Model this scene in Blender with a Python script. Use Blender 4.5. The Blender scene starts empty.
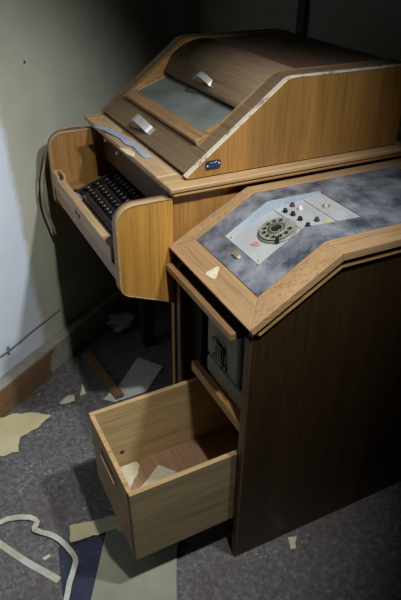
import bpy, bmesh, math, random
from mathutils import Vector, Matrix
random.seed(7)
sc = bpy.context.scene
COL = sc.collection
V = Vector
ORG = {}

# ------------------------------------------------------------------ helpers
def root(name, loc, label, cat, group=None):
    o = bpy.data.objects.new(name, None); COL.objects.link(o)
    o.location = loc; o.empty_display_size = .1
    ORG[o.name] = V(loc)
    o['label'] = label; o['category'] = cat
    if group: o['group'] = group
    return o

def part(name, bm, m, parent=None, smooth=False, label=None, org=None):
    """link a bmesh (in world coordinates) as one mesh object"""
    if parent is not None: og = ORG[parent.name]
    elif org is not None: og = V(org)
    else: og = V((0, 0, 0))
    bmesh.ops.recalc_face_normals(bm, faces=bm.faces[:])
    bmesh.ops.translate(bm, verts=bm.verts[:], vec=-og)
    me = bpy.data.meshes.new(name); bm.to_mesh(me); bm.free()
    if smooth:
        for p in me.polygons: p.use_smooth = True
    o = bpy.data.objects.new(name, me); COL.objects.link(o)
    me.materials.append(m)
    if parent is not None: o.parent = parent
    elif org is not None: o.location = og
    # a child of a root keeps the root's origin; a sub-part the same
    ORG[o.name] = og
    if label: o['label'] = label
    return o

def thing(name, bm, m, org, label, cat, group=None, smooth=False):
    o = part(name, bm, m, None, smooth, label, org)
    o['category'] = cat
    if group: o['group'] = group
    return o

def struct(name, bm, m):
    o = part(name, bm, m); o['kind'] = 'structure'; return o

def box(x0, x1, y0, y1, z0, z1, bev=0.0, seg=2, bm=None):
    b = bmesh.new()
    vs = [b.verts.new((x, y, z)) for x in (x0, x1) for y in (y0, y1) for z in (z0, z1)]
    for f in ((0, 1, 3, 2), (4, 6, 7, 5), (0, 4, 5, 1), (2, 3, 7, 6), (0, 2, 6, 4), (1, 5, 7, 3)):
        b.faces.new([vs[i] for i in f])
    bmesh.ops.recalc_face_normals(b, faces=b.faces[:])
    if bev > 0:
        bmesh.ops.bevel(b, geom=b.edges[:], offset=bev, segments=seg, affect='EDGES', profile=.5)
    return join(bm, b)

def join(bm, b):
    if bm is None: return b
    me = bpy.data.meshes.new('tmp'); b.to_mesh(me); b.free()
    bm.from_mesh(me); bpy.data.meshes.remove(me)
    return bm

def prism(poly, axis, a, b_, bev=0.0, bm=None, seg=2):
    """extrude a 2D polygon along an axis: axis 'y' -> poly (x,z); 'z' -> (x,y); 'x' -> (y,z)"""
    b = bmesh.new()
    def P(p, t):
        return {'y': (p[0], t, p[1]), 'z': (p[0], p[1], t), 'x': (t, p[0], p[1])}[axis]
    A = [b.verts.new(P(p, a)) for p in poly]; B = [b.verts.new(P(p, b_)) for p in poly]
    n = len(poly)
    b.faces.new(A); b.faces.new(B[::-1])
    for i in range(n): b.faces.new((A[i], A[(i + 1) % n], B[(i + 1) % n], B[i]))
    bmesh.ops.recalc_face_normals(b, faces=b.faces[:])
    if bev > 0:
        bmesh.ops.bevel(b, geom=b.edges[:], offset=bev, segments=seg, affect='EDGES', profile=.5)
    return join(bm, b)

def hull8(bot, top, bev=0.0, bm=None):
    """solid between two quads (lists of 3D points in the same order)"""
    b = bmesh.new(); n = len(bot)
    A = [b.verts.new(p) for p in bot]; B = [b.verts.new(p) for p in top]
    b.faces.new(A); b.faces.new(B[::-1])
    for i in range(n): b.faces.new((A[i], A[(i + 1) % n], B[(i + 1) % n], B[i]))
    bmesh.ops.recalc_face_normals(b, faces=b.faces[:])
    if bev > 0:
        bmesh.ops.bevel(b, geom=b.edges[:], offset=bev, segments=2, affect='EDGES', profile=.5)
    return join(bm, b)

def tube(pts, r, seg=10, bm=None, cap=True):
    b = bmesh.new(); pts = [V(p) for p in pts]; rings = []
    up = V((0, 0, 1)); prev = None
    for i, p in enumerate(pts):
        t = (pts[min(i + 1, len(pts) - 1)] - pts[max(i - 1, 0)]).normalized()
        if prev is None:
            a = t.cross(up)
            if a.length < .1: a = t.cross(V((1, 0, 0)))
        else: a = prev - t * prev.dot(t)
        a.normalize(); prev = a; c = t.cross(a)
        rr = r[i] if isinstance(r, (list, tuple)) else r
        rings.append([b.verts.new(p + a * rr * math.cos(2 * math.pi * k / seg) + c * rr * math.sin(2 * math.pi * k / seg)) for k in range(seg)])
    for i in range(len(rings) - 1):
        for k in range(seg):
            b.faces.new((rings[i][k], rings[i][(k + 1) % seg], rings[i + 1][(k + 1) % seg], rings[i + 1][k]))
    if cap: b.faces.new(rings[0][::-1]); b.faces.new(rings[-1])
    return join(bm, b)

def smooth_pts(pts, n=6):
    pts = [V(p) for p in pts]; out = []
    for i in range(len(pts) - 1):
        p0 = pts[max(i - 1, 0)]; p1 = pts[i]; p2 = pts[i + 1]; p3 = pts[min(i + 2, len(pts) - 1)]
        for k in range(n):
            t = k / n
            out.append(.5 * ((2 * p1) + (p2 - p0) * t + (2 * p0 - 5 * p1 + 4 * p2 - p3) * t * t + (3 * p1 - p0 - 3 * p2 + p3) * t ** 3))
    out.append(pts[-1]); return out

def lathe(prof, M, seg=24, bm=None):
    """revolve (r,h) profile about local z, placed by matrix M"""
    b = bmesh.new(); rings = []
    for r, h in prof:
        rings.append([b.verts.new(M @ V((r * math.cos(2 * math.pi * k / seg), r * math.sin(2 * math.pi * k / seg), h))) for k in range(seg)])
    for i in range(len(rings) - 1):
        for k in range(seg):
            b.faces.new((rings[i][k], rings[i][(k + 1) % seg], rings[i + 1][(k + 1) % seg], rings[i + 1][k]))
    b.faces.new(rings[0][::-1]); b.faces.new(rings[-1])
    return join(bm, b)

def xform(bm, M):
    bmesh.ops.transform(bm, matrix=M, verts=bm.verts[:]); return bm

def sheet(poly, zf, cuts=4, thick=.0007, jag=0.0):
    """thin sheet of paper with a real thickness; zf(x,y) gives its height"""
    P = []
    for i in range(len(poly)):
        a = V(poly[i]); c = V(poly[(i + 1) % len(poly)]); n = max(1, int((c - a).length / .012))
        d = (c - a).normalized() if (c - a).length else V((0, 0)); q = V((-d.y, d.x))
        for k in range(n):
            j = random.uniform(-jag, jag) if (jag and k) else 0
            P.append(a + (c - a) * k / n + q * j)
    b = bmesh.new()
    vs = [b.verts.new((p.x, p.y, 0)) for p in P]
    es = [b.edges.new((vs[i], vs[(i + 1) % len(vs)])) for i in range(len(vs))]
    bmesh.ops.triangle_fill(b, use_beauty=True, edges=es)
    bmesh.ops.subdivide_edges(b, edges=[e for e in b.edges if e.calc_length() > .02], cuts=cuts, use_grid_fill=True)
    bmesh.ops.triangulate(b, faces=b.faces[:])
    bmesh.ops.recalc_face_normals(b, faces=b.faces[:])
    if b.faces[:] and sum(f.normal.z for f in b.faces) < 0: bmesh.ops.reverse_faces(b, faces=b.faces[:])
    for v in b.verts: v.co.z = zf(v.co.x, v.co.y)
    top = b.faces[:]
    r = bmesh.ops.extrude_face_region(b, geom=top)
    for g in r['geom']:
        if isinstance(g, bmesh.types.BMVert): g.co.z += thick
    return b

# ------------------------------------------------------------------ materials
def newmat(name):
    m = bpy.data.materials.new(name); m.use_nodes = True
    nt = m.node_tree; nt.nodes.clear()
    out = nt.nodes.new('ShaderNodeOutputMaterial'); bs = nt.nodes.new('ShaderNodeBsdfPrincipled')
    nt.links.new(bs.outputs[0], out.inputs[0])
    return m, nt, bs

def N(nt, t, **k):
    n = nt.nodes.new(t)
    for a, v in k.items():
        if a.startswith('i_'):
            key = a[2:]; key = int(key) if key.isdigit() else key.replace('_', ' ')
            n.inputs[key].default_value = v
        else: setattr(n, a, v)
    return n

def ramp(nt, fac, stops):
    r = nt.nodes.new('ShaderNodeValToRGB'); e = r.color_ramp.elements
    while len(e) < len(stops): e.new(.5)
    for i, (p, c) in enumerate(stops):
        e[i].position = p; e[i].color = (*c, 1) if len(c) == 3 else c
    nt.links.new(fac, r.inputs[0]); return r.outputs[0]

def coords(nt, scale=(1, 1, 1), loc=(0, 0, 0), rot=(0, 0, 0)):
    tc = nt.nodes.new('ShaderNodeTexCoord'); mp = nt.nodes.new('ShaderNodeMapping')
    mp.inputs['Scale'].default_value = scale; mp.inputs['Location'].default_value = loc; mp.inputs['Rotation'].default_value = rot
    nt.links.new(tc.outputs['Object'], mp.inputs[0]); return mp.outputs[0]

def noise(nt, vec, scale, detail=4, rough=.6, dist=0):
    n = N(nt, 'ShaderNodeTexNoise'); n.inputs['Scale'].default_value = scale; n.inputs['Detail'].default_value = detail
    n.inputs['Roughness'].default_value = rough; n.inputs['Distortion'].default_value = dist
    nt.links.new(vec, n.inputs['Vector']); return n.outputs['Fac']

def mixc(nt, fac, a, b, mode='MIX'):
    m = nt.nodes.new('ShaderNodeMix'); m.data_type = 'RGBA'; m.blend_type = mode
    if isinstance(fac, (int, float)): m.inputs[0].default_value = fac
    else: nt.links.new(fac, m.inputs[0])
    for i, c in ((6, a), (7, b)):
        if isinstance(c, tuple): m.inputs[i].default_value = (*c, 1)
        else: nt.links.new(c, m.inputs[i])
    return m.outputs[2]

def bump(nt, bs, h, st=.2, dist=.002):
    b = nt.nodes.new('ShaderNodeBump'); b.inputs['Strength'].default_value = st; b.inputs['Distance'].default_value = dist
    nt.links.new(h, b.inputs['Height']); nt.links.new(b.outputs[0], bs.inputs['Normal'])

def sc_(c, k): return tuple(min(1, x * k) for x in c)

def wood(name, c, axis='y', var=.35, rough=.5, dirt=0.0, dirtc=(.05, .04, .03), fine=1.0, seed=0.0, worn=0.0, wornc=(.6, .5, .36), rot=(0, 0, 0)):
    m, nt, bs = newmat(name)
    s = {'x': (1.2, 22, 22), 'y': (22, 1.2, 22), 'z': (22, 22, 1.2)}[axis]
    v = coords(nt, s, (seed, seed * .7, seed * 1.3), rot)
    n1 = noise(nt, v, .9, 3, .55, .6)
    s2 = {'x': (6, 190, 190), 'y': (190, 6, 190), 'z': (190, 190, 6)}[axis]
    v2 = coords(nt, s2, (seed, 0, 0), rot)
    n2 = noise(nt, v2, 1.0 * fine, 3, .6)
    base = ramp(nt, n1, [(.28, sc_(c, 1 - var)), (.5, c), (.72, sc_(c, 1 + var * .75))])
    pores = ramp(nt, n2, [(.32, (.55, .5, .45)), (.52, (1, 1, 1))])
    col = mixc(nt, .7, base, pores, 'MULTIPLY')
    if dirt > 0:
        d = noise(nt, coords(nt, (1, 1, 1), (seed, 2, 1)), 5, 5, .65)
        df = ramp(nt, d, [(.45, (0, 0, 0)), (.75, (dirt,) * 3)])
        col = mixc(nt, df, col, dirtc)
    if worn:
        d = noise(nt, coords(nt, (1, 1, 1), (3, seed, 1)), 38, 6, .7)
        df = ramp(nt, d, [(.58 - .25 * worn, (0, 0, 0)), (.66 - .22 * worn, (1, 1, 1))])
        col = mixc(nt, df, col, wornc)
    nt.links.new(col, bs.inputs['Base Color'])
    bs.inputs['Roughness'].default_value = rough
    bump(nt, bs, n2, .12, .001)
    return m

def mottled(name, c1, c2, scale=8, rough=.6, metal=0.0, speck=None, speckc=(.6, .6, .6), bumpst=.1, lo=.35, hi=.65, detail=6):
    m, nt, bs = newmat(name)
    v = coords(nt)
    n = noise(nt, v, scale, detail, .65)
    col = ramp(nt, n, [(lo, c1), (hi, c2)])
    if speck:
        s = noise(nt, coords(nt, (1, 1, 1), (5, 3, 2)), speck, 3, .6)
        f = ramp(nt, s, [(.62, (0, 0, 0)), (.70, (1, 1, 1))])
        col = mixc(nt, f, col, speckc)
    nt.links.new(col, bs.inputs['Base Color'])
    bs.inputs['Roughness'].default_value = rough; bs.inputs['Metallic'].default_value = metal
    if bumpst: bump(nt, bs, n, bumpst, .002)
    return m

def plain(name, c, rough=.5, metal=0.0):
    return mottled(name, sc_(c, .85), sc_(c, 1.1), 30, rough, metal, bumpst=.03)

OAK = (.40, .215, .075)
M = {}
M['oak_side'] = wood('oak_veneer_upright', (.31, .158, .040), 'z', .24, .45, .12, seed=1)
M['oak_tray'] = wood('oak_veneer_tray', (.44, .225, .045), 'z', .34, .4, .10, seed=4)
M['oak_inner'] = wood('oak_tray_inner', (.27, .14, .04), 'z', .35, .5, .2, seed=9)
M['rim_y'] = wood('pale_oak_rim_across', (.37, .235, .12), 'y', .22, .45, .12, seed=2)
M['rim_x'] = wood('pale_oak_rim_along', (.37, .235, .12), 'x', .22, .45, .12, seed=3)
M['ledge'] = wood('pale_ledge_wood', (.43, .30, .17), 'y', .25, .5, .18, seed=5)
M['ledge_x'] = wood('pale_ledge_wood_long', (.45, .30, .155), 'x', .25, .5, .18, seed=5.5)
M['mold_x'] = wood('oak_moulding', (.42, .24, .085), 'x', .25, .45, .12, seed=6)
M['brown'] = wood('brown_stained_board', (.17, .115, .062), 'y', .14, .7, .45, (.10, .075, .055), seed=7)
M['darkbrown'] = wood('dark_brown_top', (.115, .07, .045), 'y', .25, .5, .25, seed=8)
M['frame'] = wood('oak_window_frame', (.30, .18, .085), 'y', .3, .45, .2, seed=10)
M['cheek'] = wood('oak_cheek', (.36, .20, .075), 'x', .3, .45, .1, seed=11)
M['wornedge'] = wood('worn_pale_edge', (.34, .24, .15), 'x', .2, .6, 0, worn=.75, wornc=(.62, .55, .43), seed=12)
M['trayedge'] = wood('worn_tray_edge', (.34, .225, .12), 'x', .12, .6, .1, worn=-.15, wornc=(.6, .52, .42), seed=13)
M['walnut'] = wood('dark_stained_side_panel', (.028, .0150, .0045), 'z', .35, .45, .2, (.03, .02, .012), seed=14)  # very dark brown for console side panels and cabinet legs
M['walnut_post'] = wood('dark_stained_edge', (.075, .042, .019), 'z', .3, .5, .1, seed=15)
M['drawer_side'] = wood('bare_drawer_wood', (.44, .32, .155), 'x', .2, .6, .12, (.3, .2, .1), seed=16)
M['drawer_dirty'] = wood('greyed_drawer_wood', (.24, .185, .095), 'x', .2, .65, .2, (.16, .13, .08), seed=16.5)  # darker, greyer copy of the drawer wood for the near side
M['drawer_edge'] = wood('bare_drawer_edge', (.46, .31, .15), 'x', .25, .6, .1, seed=17)
M['drawer_front'] = wood('drawer_front_wood', (.40, .245, .11), 'y', .3, .5, .15, seed=18)
M['drawer_floor'] = wood('drawer_floor_wood', (.30, .18, .105), 'y', .22, .6, .3, (.18, .12, .09), seed=19)
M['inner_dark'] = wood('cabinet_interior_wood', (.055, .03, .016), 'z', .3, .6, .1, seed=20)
M['soot_wood'] = wood('black_brown_interior', (.012, .009, .007), 'z', .3, .7, .1, seed=20.5)  # inner post wood, the interior's shade put into its colour
M['redbrown'] = wood('red_brown_interior', (.10, .035, .018), 'y', .3, .5, .1, seed=21)
M['shelf'] = wood('shelf_rail_oak', (.36, .20, .075), 'y', .3, .5, .1, seed=22)
M['pull'] = wood('pullout_board_oak', (.44, .26, .11), 'y', .3, .45, .15, seed=23)
M['lino'] = mottled('blue_grey_linoleum', (.042, .050, .070), (.245, .268, .30), 13, .5, 0, 34, (.12, .11, .09), .2, .36, .66, 12)
M['plate'] = mottled('pale_grey_metal_plate', (.30, .32, .33), (.40, .42, .42), 9, .4, 0, 210, (.22, .2, .16), .05)
M['recess'] = mottled('blue_grey_metal_edge', (.30, .37, .47), (.40, .47, .56), 12, .45, 0, None, bumpst=.05)
M['dial_base'] = mottled('yellowed_dial_plastic', (.14, .145, .115), (.24, .245, .20), 60, .4, 0, 260, (.08, .07, .04), .1)
M['dial_wheel'] = mottled('grey_green_dial_wheel', (.16, .165, .135), (.27, .275, .235), 50, .35, 0, 240, (.1, .09, .06), .1)
M['black'] = mottled('black_bakelite', (.008, .008, .010), (.02, .02, .024), 40, .22, 0, None, bumpst=.03)
M['soot'] = plain('black_recess', (.006, .006, .006), .8)  # near-black colour that paints the shade in gaps and slots
M['keytop'] = mottled('dark_key_plastic', (.008, .008, .010), (.016, .016, .02), 60, .16, 0, None, bumpst=0)
M['legend'] = plain('pale_key_legend', (.40, .41, .42), .25)
M['kbd'] = mottled('blue_grey_keyboard_case', (.13, .16, .20), (.24, .28, .33), 20, .35, 0, 150, (.06, .06, .06), .06)
M['chrome'] = mottled('dull_nickel', (.55, .55, .54), (.75, .75, .74), 60, .38, .6, None, bumpst=.05)
M['brass'] = mottled('dull_brass', (.45, .40, .26), (.62, .55, .36), 60, .4, .7, None, bumpst=.03)
M['ivory'] = plain('ivory_plastic', (.62, .58, .42), .4)
M['blueplate'] = mottled('dark_blue_enamel', (.006, .012, .035), (.02, .035, .075), 90, .25, 0, None, bumpst=.03)
M['silver'] = plain('silver_lettering', (.55, .62, .66), .35, .5)
M['red'] = plain('red_marking', (.55, .04, .05), .6)
M['redbtn'] = plain('dark_red_button', (.13, .012, .035), .35)
M['green'] = plain('dark_green_button', (.03, .05, .035), .35)
M['white'] = plain('white_button', (.58, .58, .56), .35)
M['yellow'] = plain('yellow_marking', (.62, .45, .07), .5)
M['steel'] = mottled('grey_green_enamel', (.17, .17, .12), (.24, .24, .175), 10, .45, 0, 120, (.10, .09, .07), .06)
M['cream'] = mottled('cream_paper', (.50, .46, .33), (.62, .58, .43), 10, .8, 0, None, bumpst=.08)
M['yellowed'] = mottled('yellowed_paper', (.50, .44, .25), (.60, .54, .34), 8, .8, 0, 60, (.44, .38, .22), .1)
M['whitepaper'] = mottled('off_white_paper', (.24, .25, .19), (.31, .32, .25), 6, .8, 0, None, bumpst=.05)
M['greypaper'] = mottled('grey_white_paper', (.46, .47, .48), (.58, .59, .60), 6, .8, 0, None, bumpst=.05)
M['bluepaper'] = mottled('dark_blue_paper', (.012, .017, .045), (.022, .030, .066), 14, .6, 0, 70, (.06, .07, .10), .05)
M['bluecard'] = mottled('pale_blue_card', (.24, .29, .39), (.34, .39, .49), 12, .55, 0, None, bumpst=.05)
M['tape'] = mottled('punched_paper_tape', (.36, .34, .22), (.52, .53, .50), 14, .75, 0, None, bumpst=.05)
M['tape_white'] = mottled('grey_white_paper_tape', (.40, .37, .24), (.56, .58, .56), 16, .75, 0, None, bumpst=.05)
M['cord'] = mottled('brown_cloth_cord', (.20, .155, .105), (.30, .235, .16), 120, .75, 0, None, bumpst=.2)
M['wire'] = plain('grey_painted_wire', (.22, .23, .23), .5)
M['conduit'] = plain('dark_conduit', (.06, .05, .04), .5)
M['stick'] = wood('batten_wood', (.22, .12, .05), 'y', .3, .6, .2, seed=24)
M['base_wood'] = wood('baseboard_wood', (.19, .115, .058), 'x', .35, .6, .2, seed=25, rot=(0, 0, -math.radians(35.5)))
M['base_paint'] = mottled('dusty_painted_baseboard', (.20, .195, .165), (.32, .31, .27), 9, .75, 0, 90, (.4, .39, .35), .1)
M['plaster_chip'] = plain('plaster_chip', (.55, .54, .46), .9)

def glass_mat():
    m, nt, bs = newmat('dusty_window_glass')
    v = coords(nt); n = noise(nt, v, 7, 5, .6)
    dust = ramp(nt, n, [(.4, (.16, .19, .18)), (.7, (.27, .30, .28))])
    nt.links.new(dust, bs.inputs['Base Color']); bs.inputs['Roughness'].default_value = .22
    tr = nt.nodes.new('ShaderNodeBsdfTransparent'); mx = nt.nodes.new('ShaderNodeMixShader')
    mx.inputs[0].default_value = .72
    out = [x for x in nt.nodes if x.type == 'OUTPUT_MATERIAL'][0]
    nt.links.new(tr.outputs[0], mx.inputs[1]); nt.links.new(bs.outputs[0], mx.inputs[2]); nt.links.new(mx.outputs[0], out.inputs[0])
    return m
M['glass'] = glass_mat()

def floor_mat():
    m, nt, bs = newmat('worn_speckled_floor')
    v = coords(nt)
    n = noise(nt, v, 55, 9, .82)
    col = ramp(nt, n, [(.34, (.04, .037, .04)), (.5, (.11, .105, .108)), (.66, (.23, .22, .225))])
    s = noise(nt, coords(nt, (1, 1, 1), (4, 1, 0)), 95, 4, .7)
    f = ramp(nt, s, [(.57, (0, 0, 0)), (.65, (1, 1, 1))])
    g = noise(nt, coords(nt, (1, 1, 1), (9, 2, 0)), 5, 4, .6)
    gf = ramp(nt, g, [(.42, (0, 0, 0)), (.62, (.8, .8, .8))])
    fm = mixc(nt, 1.0, f, gf, 'MULTIPLY')
    col = mixc(nt, fm, col, (.50, .48, .48))
    st = noise(nt, coords(nt, (1, 1, 1), (1, 7, 0)), 3.2, 5, .6)
    sf = ramp(nt, st, [(.52, (0, 0, 0)), (.70, (.6, .6, .6))])
    col = mixc(nt, sf, col, (.07, .045, .035))
    nt.links.new(col, bs.inputs['Base Color']); bs.inputs['Roughness'].default_value = .55
    bump(nt, bs, n, .25, .004)
    return m
M['floor'] = floor_mat()

ANG = math.radians(35.5)
LD = V((math.cos(ANG), math.sin(ANG), 0)); ND = V((-math.sin(ANG), math.cos(ANG), 0))
W0 = V((-.285, .975, 0)); WP = W0 + ND * .05           # baseboard face, wall face

def wall_mat():
    m, nt, bs = newmat('old_distempered_wall')
    tc = nt.nodes.new('ShaderNodeTexCoord'); sep = nt.nodes.new('ShaderNodeSeparateXYZ')
    nt.links.new(tc.outputs['Object'], sep.inputs[0])      # object x runs along the wall
    n = noise(nt, coords(nt), 5, 6, .65)
    base = ramp(nt, n, [(.35, (.40, .41, .335)), (.65, (.47, .48, .395))])
    nb = noise(nt, coords(nt, (1, 1, 1), (2, 0, 5)), 11, 5, .7)
    white = ramp(nt, n, [(.3, (.64, .73, .85)), (.7, (.70, .78, .88))])
    # peeled band: white plaster left of a ragged line
    a = N(nt, 'ShaderNodeMath', operation='MULTIPLY_ADD'); nt.links.new(nb, a.inputs[0]); a.inputs[1].default_value = .06
    nt.links.new(sep.outputs[0], a.inputs[2])
    z1 = N(nt, 'ShaderNodeMath', operation='MULTIPLY_ADD'); nt.links.new(sep.outputs[2], z1.inputs[0]); z1.inputs[1].default_value = .045
    nt.links.new(a.outputs[0], z1.inputs[2])
    f = ramp(nt, z1.outputs[0], [(.098, (1, 1, 1)), (.128, (0, 0, 0))])
    mr = f
    col = mixc(nt, mr, base, white)
    st = noise(nt, coords(nt, (1, 1, .5), (7, 0, 5)), 2.2, 4, .6)
    sf = ramp(nt, st, [(.5, (0, 0, 0)), (.75, (.45, .45, .45))])
    col = mixc(nt, sf, col, (.22, .22, .17))
    nt.links.new(col, bs.inputs['Base Color']); bs.inputs['Roughness'].default_value = .8
    bump(nt, bs, n, .12, .004)
    return m
M['wall'] = wall_mat()
M['wall_back'] = mottled('old_grey_green_wall', (.62, .63, .53), (.72, .72, .61), 3, .85, 0, None, bumpst=.08)

# ------------------------------------------------------------------ setting
b = bmesh.new()
vs = [b.verts.new(p) for p in ((-4, -3.2, 0), (4, -3.2, 0), (4, 4, 0), (-4, 4, 0))]
b.faces.new(vs)
r = bmesh.ops.extrude_face_region(b, geom=b.faces[:])
for g in r['geom']:
    if isinstance(g, bmesh.types.BMVert): g.co.z -= .05
struct('floor', b, M['floor'])

CORN = 1.325                                               # distance from WP to the room corner
def wall_local(l0, l1, n0, n1, z0, z1, bev=0):              # box in wall coordinates (along, outward, up)
    return box(l0, l1, n0, n1, z0, z1, bev)
def place_wall(o, p=WP, rz=ANG):
    o.location = p; o.rotation_euler = (0, 0, rz); return o
o = struct('wall_left', wall_local(-3.0, CORN + .1, 0, .1, 0, 2.7), M['wall']); place_wall(o)
o = struct('wall_back', wall_local(CORN, CORN + .1, -3.6, 0, 0, 2.7), M['wall_back']); place_wall(o)
o = struct('baseboard_left', wall_local(-3.0, CORN, -.048, 0, 0, .113, .003), M['base_paint']); place_wall(o)
bb = o
# the bare wooden facing, veneer torn off towards the desk
top = []; l = -3.0
P = [(-3.0, .001), (.03, .001)]
for k, (ll, zz) in enumerate([(.035, .02), (.022, .032), (.040, .045), (.026, .058), (.044, .07), (.034, .082), (.058, .096), (.064, .1085)]): P.append((ll, zz))
P.append((-3.0, .1085))
bm_ = prism(P, 'y', -.054, -.0482)
f = part('wood_facing', bm_, M['base_wood']); f.parent = bb; f['label'] = 'bare brown wood face of the skirting'
o = struct('trim_1', wall_local(CORN - .03, CORN - .001, -.50, -.465, 0, 2.7, .004), M['conduit']); place_wall(o)

# wire along the left wall
def W(l, n, z): return WP + LD * l - ND * n + V((0, 0, z))
wc = root('wall_wire', W(0, .01, .2), 'thin grey wire running along the left wall just above the skirting', 'wire')
pts = [W(-2.5, .006, .20), W(-.5, .006, .20), W(-.25, .007, .203), W(-.1, .008, .199), W(.0, .006, .203), W(.10, .006, .206), W(.175, .005, .208)]
part('wire_run', tube(smooth_pts(pts, 5), .0030, 8), M['wire'], wc, True)
for l in (-.108,):
    c = W(l, .006, .20)
    part('clip', box(c.x - .004, c.x + .004, c.y - .008, c.y + .004, .188, .214, .002), M['wire'], wc)

q = W(.1747, 0, 1.116)
T = Matrix.Translation(q) @ ND.to_track_quat('-Z', 'Y').to_matrix().to_4x4()
thing('wall_nail', lathe([(.002, -.012), (.002, .0015), (.0042, .002), (.0042, .0032), (.002, .004)], T, 12), M['conduit'], q, 'small dark nail head in the bare wall above the keyboard tray', 'nail', smooth=True)

# ------------------------------------------------------------------ teleprinter cabinet
Y0, Y1 = .41, 1.05
tp = root('teleprinter_cabinet', (.38, .73, 0), 'tall oak teleprinter cabinet with sloping glazed hood and open keyboard tray', 'teleprinter')
part('side_panel', box(.005, .75, Y0, Y0 + .02, 0, .921, .0015), M['oak_side'], tp)
part('side_panel', box(.005, .75, Y1 - .02, Y1, .60, .921, .0015), M['oak_side'], tp)
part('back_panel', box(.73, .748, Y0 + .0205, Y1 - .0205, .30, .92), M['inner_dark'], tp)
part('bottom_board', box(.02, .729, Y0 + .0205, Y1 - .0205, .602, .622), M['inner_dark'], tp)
for (lx, ly) in ((.13, Y1 - .055), (.70, Y1 - .055)):
    part('leg', box(lx, lx + .045, ly, ly + .045, 0, .6015, .003), M['walnut'], tp)
fa = part('fascia', box(.030, .044, Y0 + .0205, Y1 - .0205, .815, .921, .001), M['walnut_post'], tp)  # dark colour puts the shade under the ledge into this board
for (ky, kz) in ((.976, .888), (.865, .879)):
    T = Matrix.Translation((.030, ky, kz)) @ Matrix.Rotation(-math.pi / 2, 4, 'Y')
    part('screw_knob', lathe([(.009, 0), (.009, .003), (.006, .006), (.0065, .010), (.004, .012)], T, 14), M['chrome'], fa, True)
# ledge: front board, long side boards, mouldings
part('moulding', box(-.004, .752, .386, Y0 + .012, .9215, .933, .005, 3), M['mold_x'], tp)
part('moulding', box(-.004, .024, Y0 + .0125, 1.07, .9215, .933, .004, 3), M['mold_x'], tp)
part('ledge_board', box(-.012, .75, .382, .47, .9335, .947, .004, 3), M['ledge_x'], tp)
part('ledge_board', box(-.012, .06, .4705, 1.03, .9335, .947, .004, 3), M['ledge'], tp)
part('ledge_board', box(-.012, .75, 1.0305, 1.075, .9335, .947, .004, 3), M['ledge_x'], tp)

# hood: side profile in (x,z)
A = V((.045, .954)); Bp = V((.322, 1.163)); LEN = (Bp - A).length
u = (Bp - A).normalized(); nn = V((-u.y, u.x))             # along the slope, off the slope
def S(s, off=0): p = A + u * s + nn * off; return (p.x, p.y)
XE = .715; ZT = 1.166
def hood_prof(off, x0=None, front=0.0, rb=.055, n=8):
    """profile line following slope, rounded bend, flat top, offset inwards by off"""
    pts = [S(front, -off)]
    # bend arc by bezier
    bx = Bp + nn * (-off); 
    p0 = V(S(LEN - rb, -off)); p2 = V((Bp.x + rb * 1.0, ZT - off)); p1 = V((Bp.x + (.0) + off * .35, ZT - off))
    for k in range(n + 1):
        t = k / n; q = p0 * (1 - t) ** 2 + p1 * 2 * t * (1 - t) + p2 * t * t; pts.append((q.x, q.y))
    pts.append((XE, ZT - off)); return pts
HN0, HN1 = .415, 1.068
def hood_panel(y0, y1, name):
    pr = [(A.x + .003, .9505)] + hood_prof(0.0, rb=.022, n=4)[0:] + [(XE, .9505)]
    return part(name, prism(pr, 'y', y0, y1), M['oak_side'], tp)
hp = hood_panel(HN0, HN0 + .014, 'hood_side_panel')
hp2 = hood_panel(HN1 - .014, HN1, 'hood_side_panel')
def strip(prA, prB, y0, y1, bev=0.0):                       # band between two profile lines
    b = bmesh.new(); rows = []
    for (p, q) in zip(prA, prB):
        rows.append([b.verts.new((p[0], y0, p[1])), b.verts.new((p[0], y1, p[1])), b.verts.new((q[0], y1, q[1])), b.verts.new((q[0], y0, q[1]))])
    for i in range(len(rows) - 1):
        for k in range(4):
            b.faces.new((rows[i][k], rows[i][(k + 1) % 4], rows[i + 1][(k + 1) % 4], rows[i + 1][k]))
    b.faces.new(rows[0][::-1]); b.faces.new(rows[-1])
    bmesh.ops.recalc_face_normals(b, faces=b.faces[:])
    if bev:
        es = [e for e in b.edges if abs((e.verts[0].co - e.verts[1].co).y) < 1e-6]
        es = [e for e in es if len(e.link_faces) == 2 and e.calc_face_angle(0) > 1.0 and e.verts[0].co.x != e.verts[1].co.x]
        bmesh.ops.bevel(b, geom=es, offset=bev, segments=2, affect='EDGES')
    return b
def pline(off, rb=.022, front=0.0): return hood_prof(off, rb=rb, n=6, front=front)
# worn pale edges on top of the side panels
part('worn_edge', strip(pline(-.0035), pline(.0), HN0 - .0015, HN0 + .0165, .0012), M['wornedge'], tp, label='pale worn edge of the hood side')
part('worn_edge', strip(pline(-.0035), pline(.0), HN1 - .0125, HN1 + .0015, .0012), M['brown'], tp)
# brown cheek boards beside window and flap
NC, FC = .487, 1.000                                        # inner faces of the cheeks
part('cheek_board', strip(pline(-.0025, front=.0808), pline(.040, front=.0808), HN0 + .0168, NC - .006), M['brown'], tp)
part('cheek_board', strip(pline(-.0025, front=.0808), pline(.040, front=.0808), FC + .0225, HN1 - .0145), M['brown'], tp)
part('cheek_bead', strip(pline(-.0045, front=.0808), pline(.060, front=.0808), NC - .0055, NC), M['cheek'], tp, label='light oak bead along the near cheek')
part('cheek_bead', strip(pline(-.0045, front=.0808), pline(.060, front=.0808), FC, FC + .022), M['cheek'], tp, label='light oak cheek beyond the window')
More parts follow.
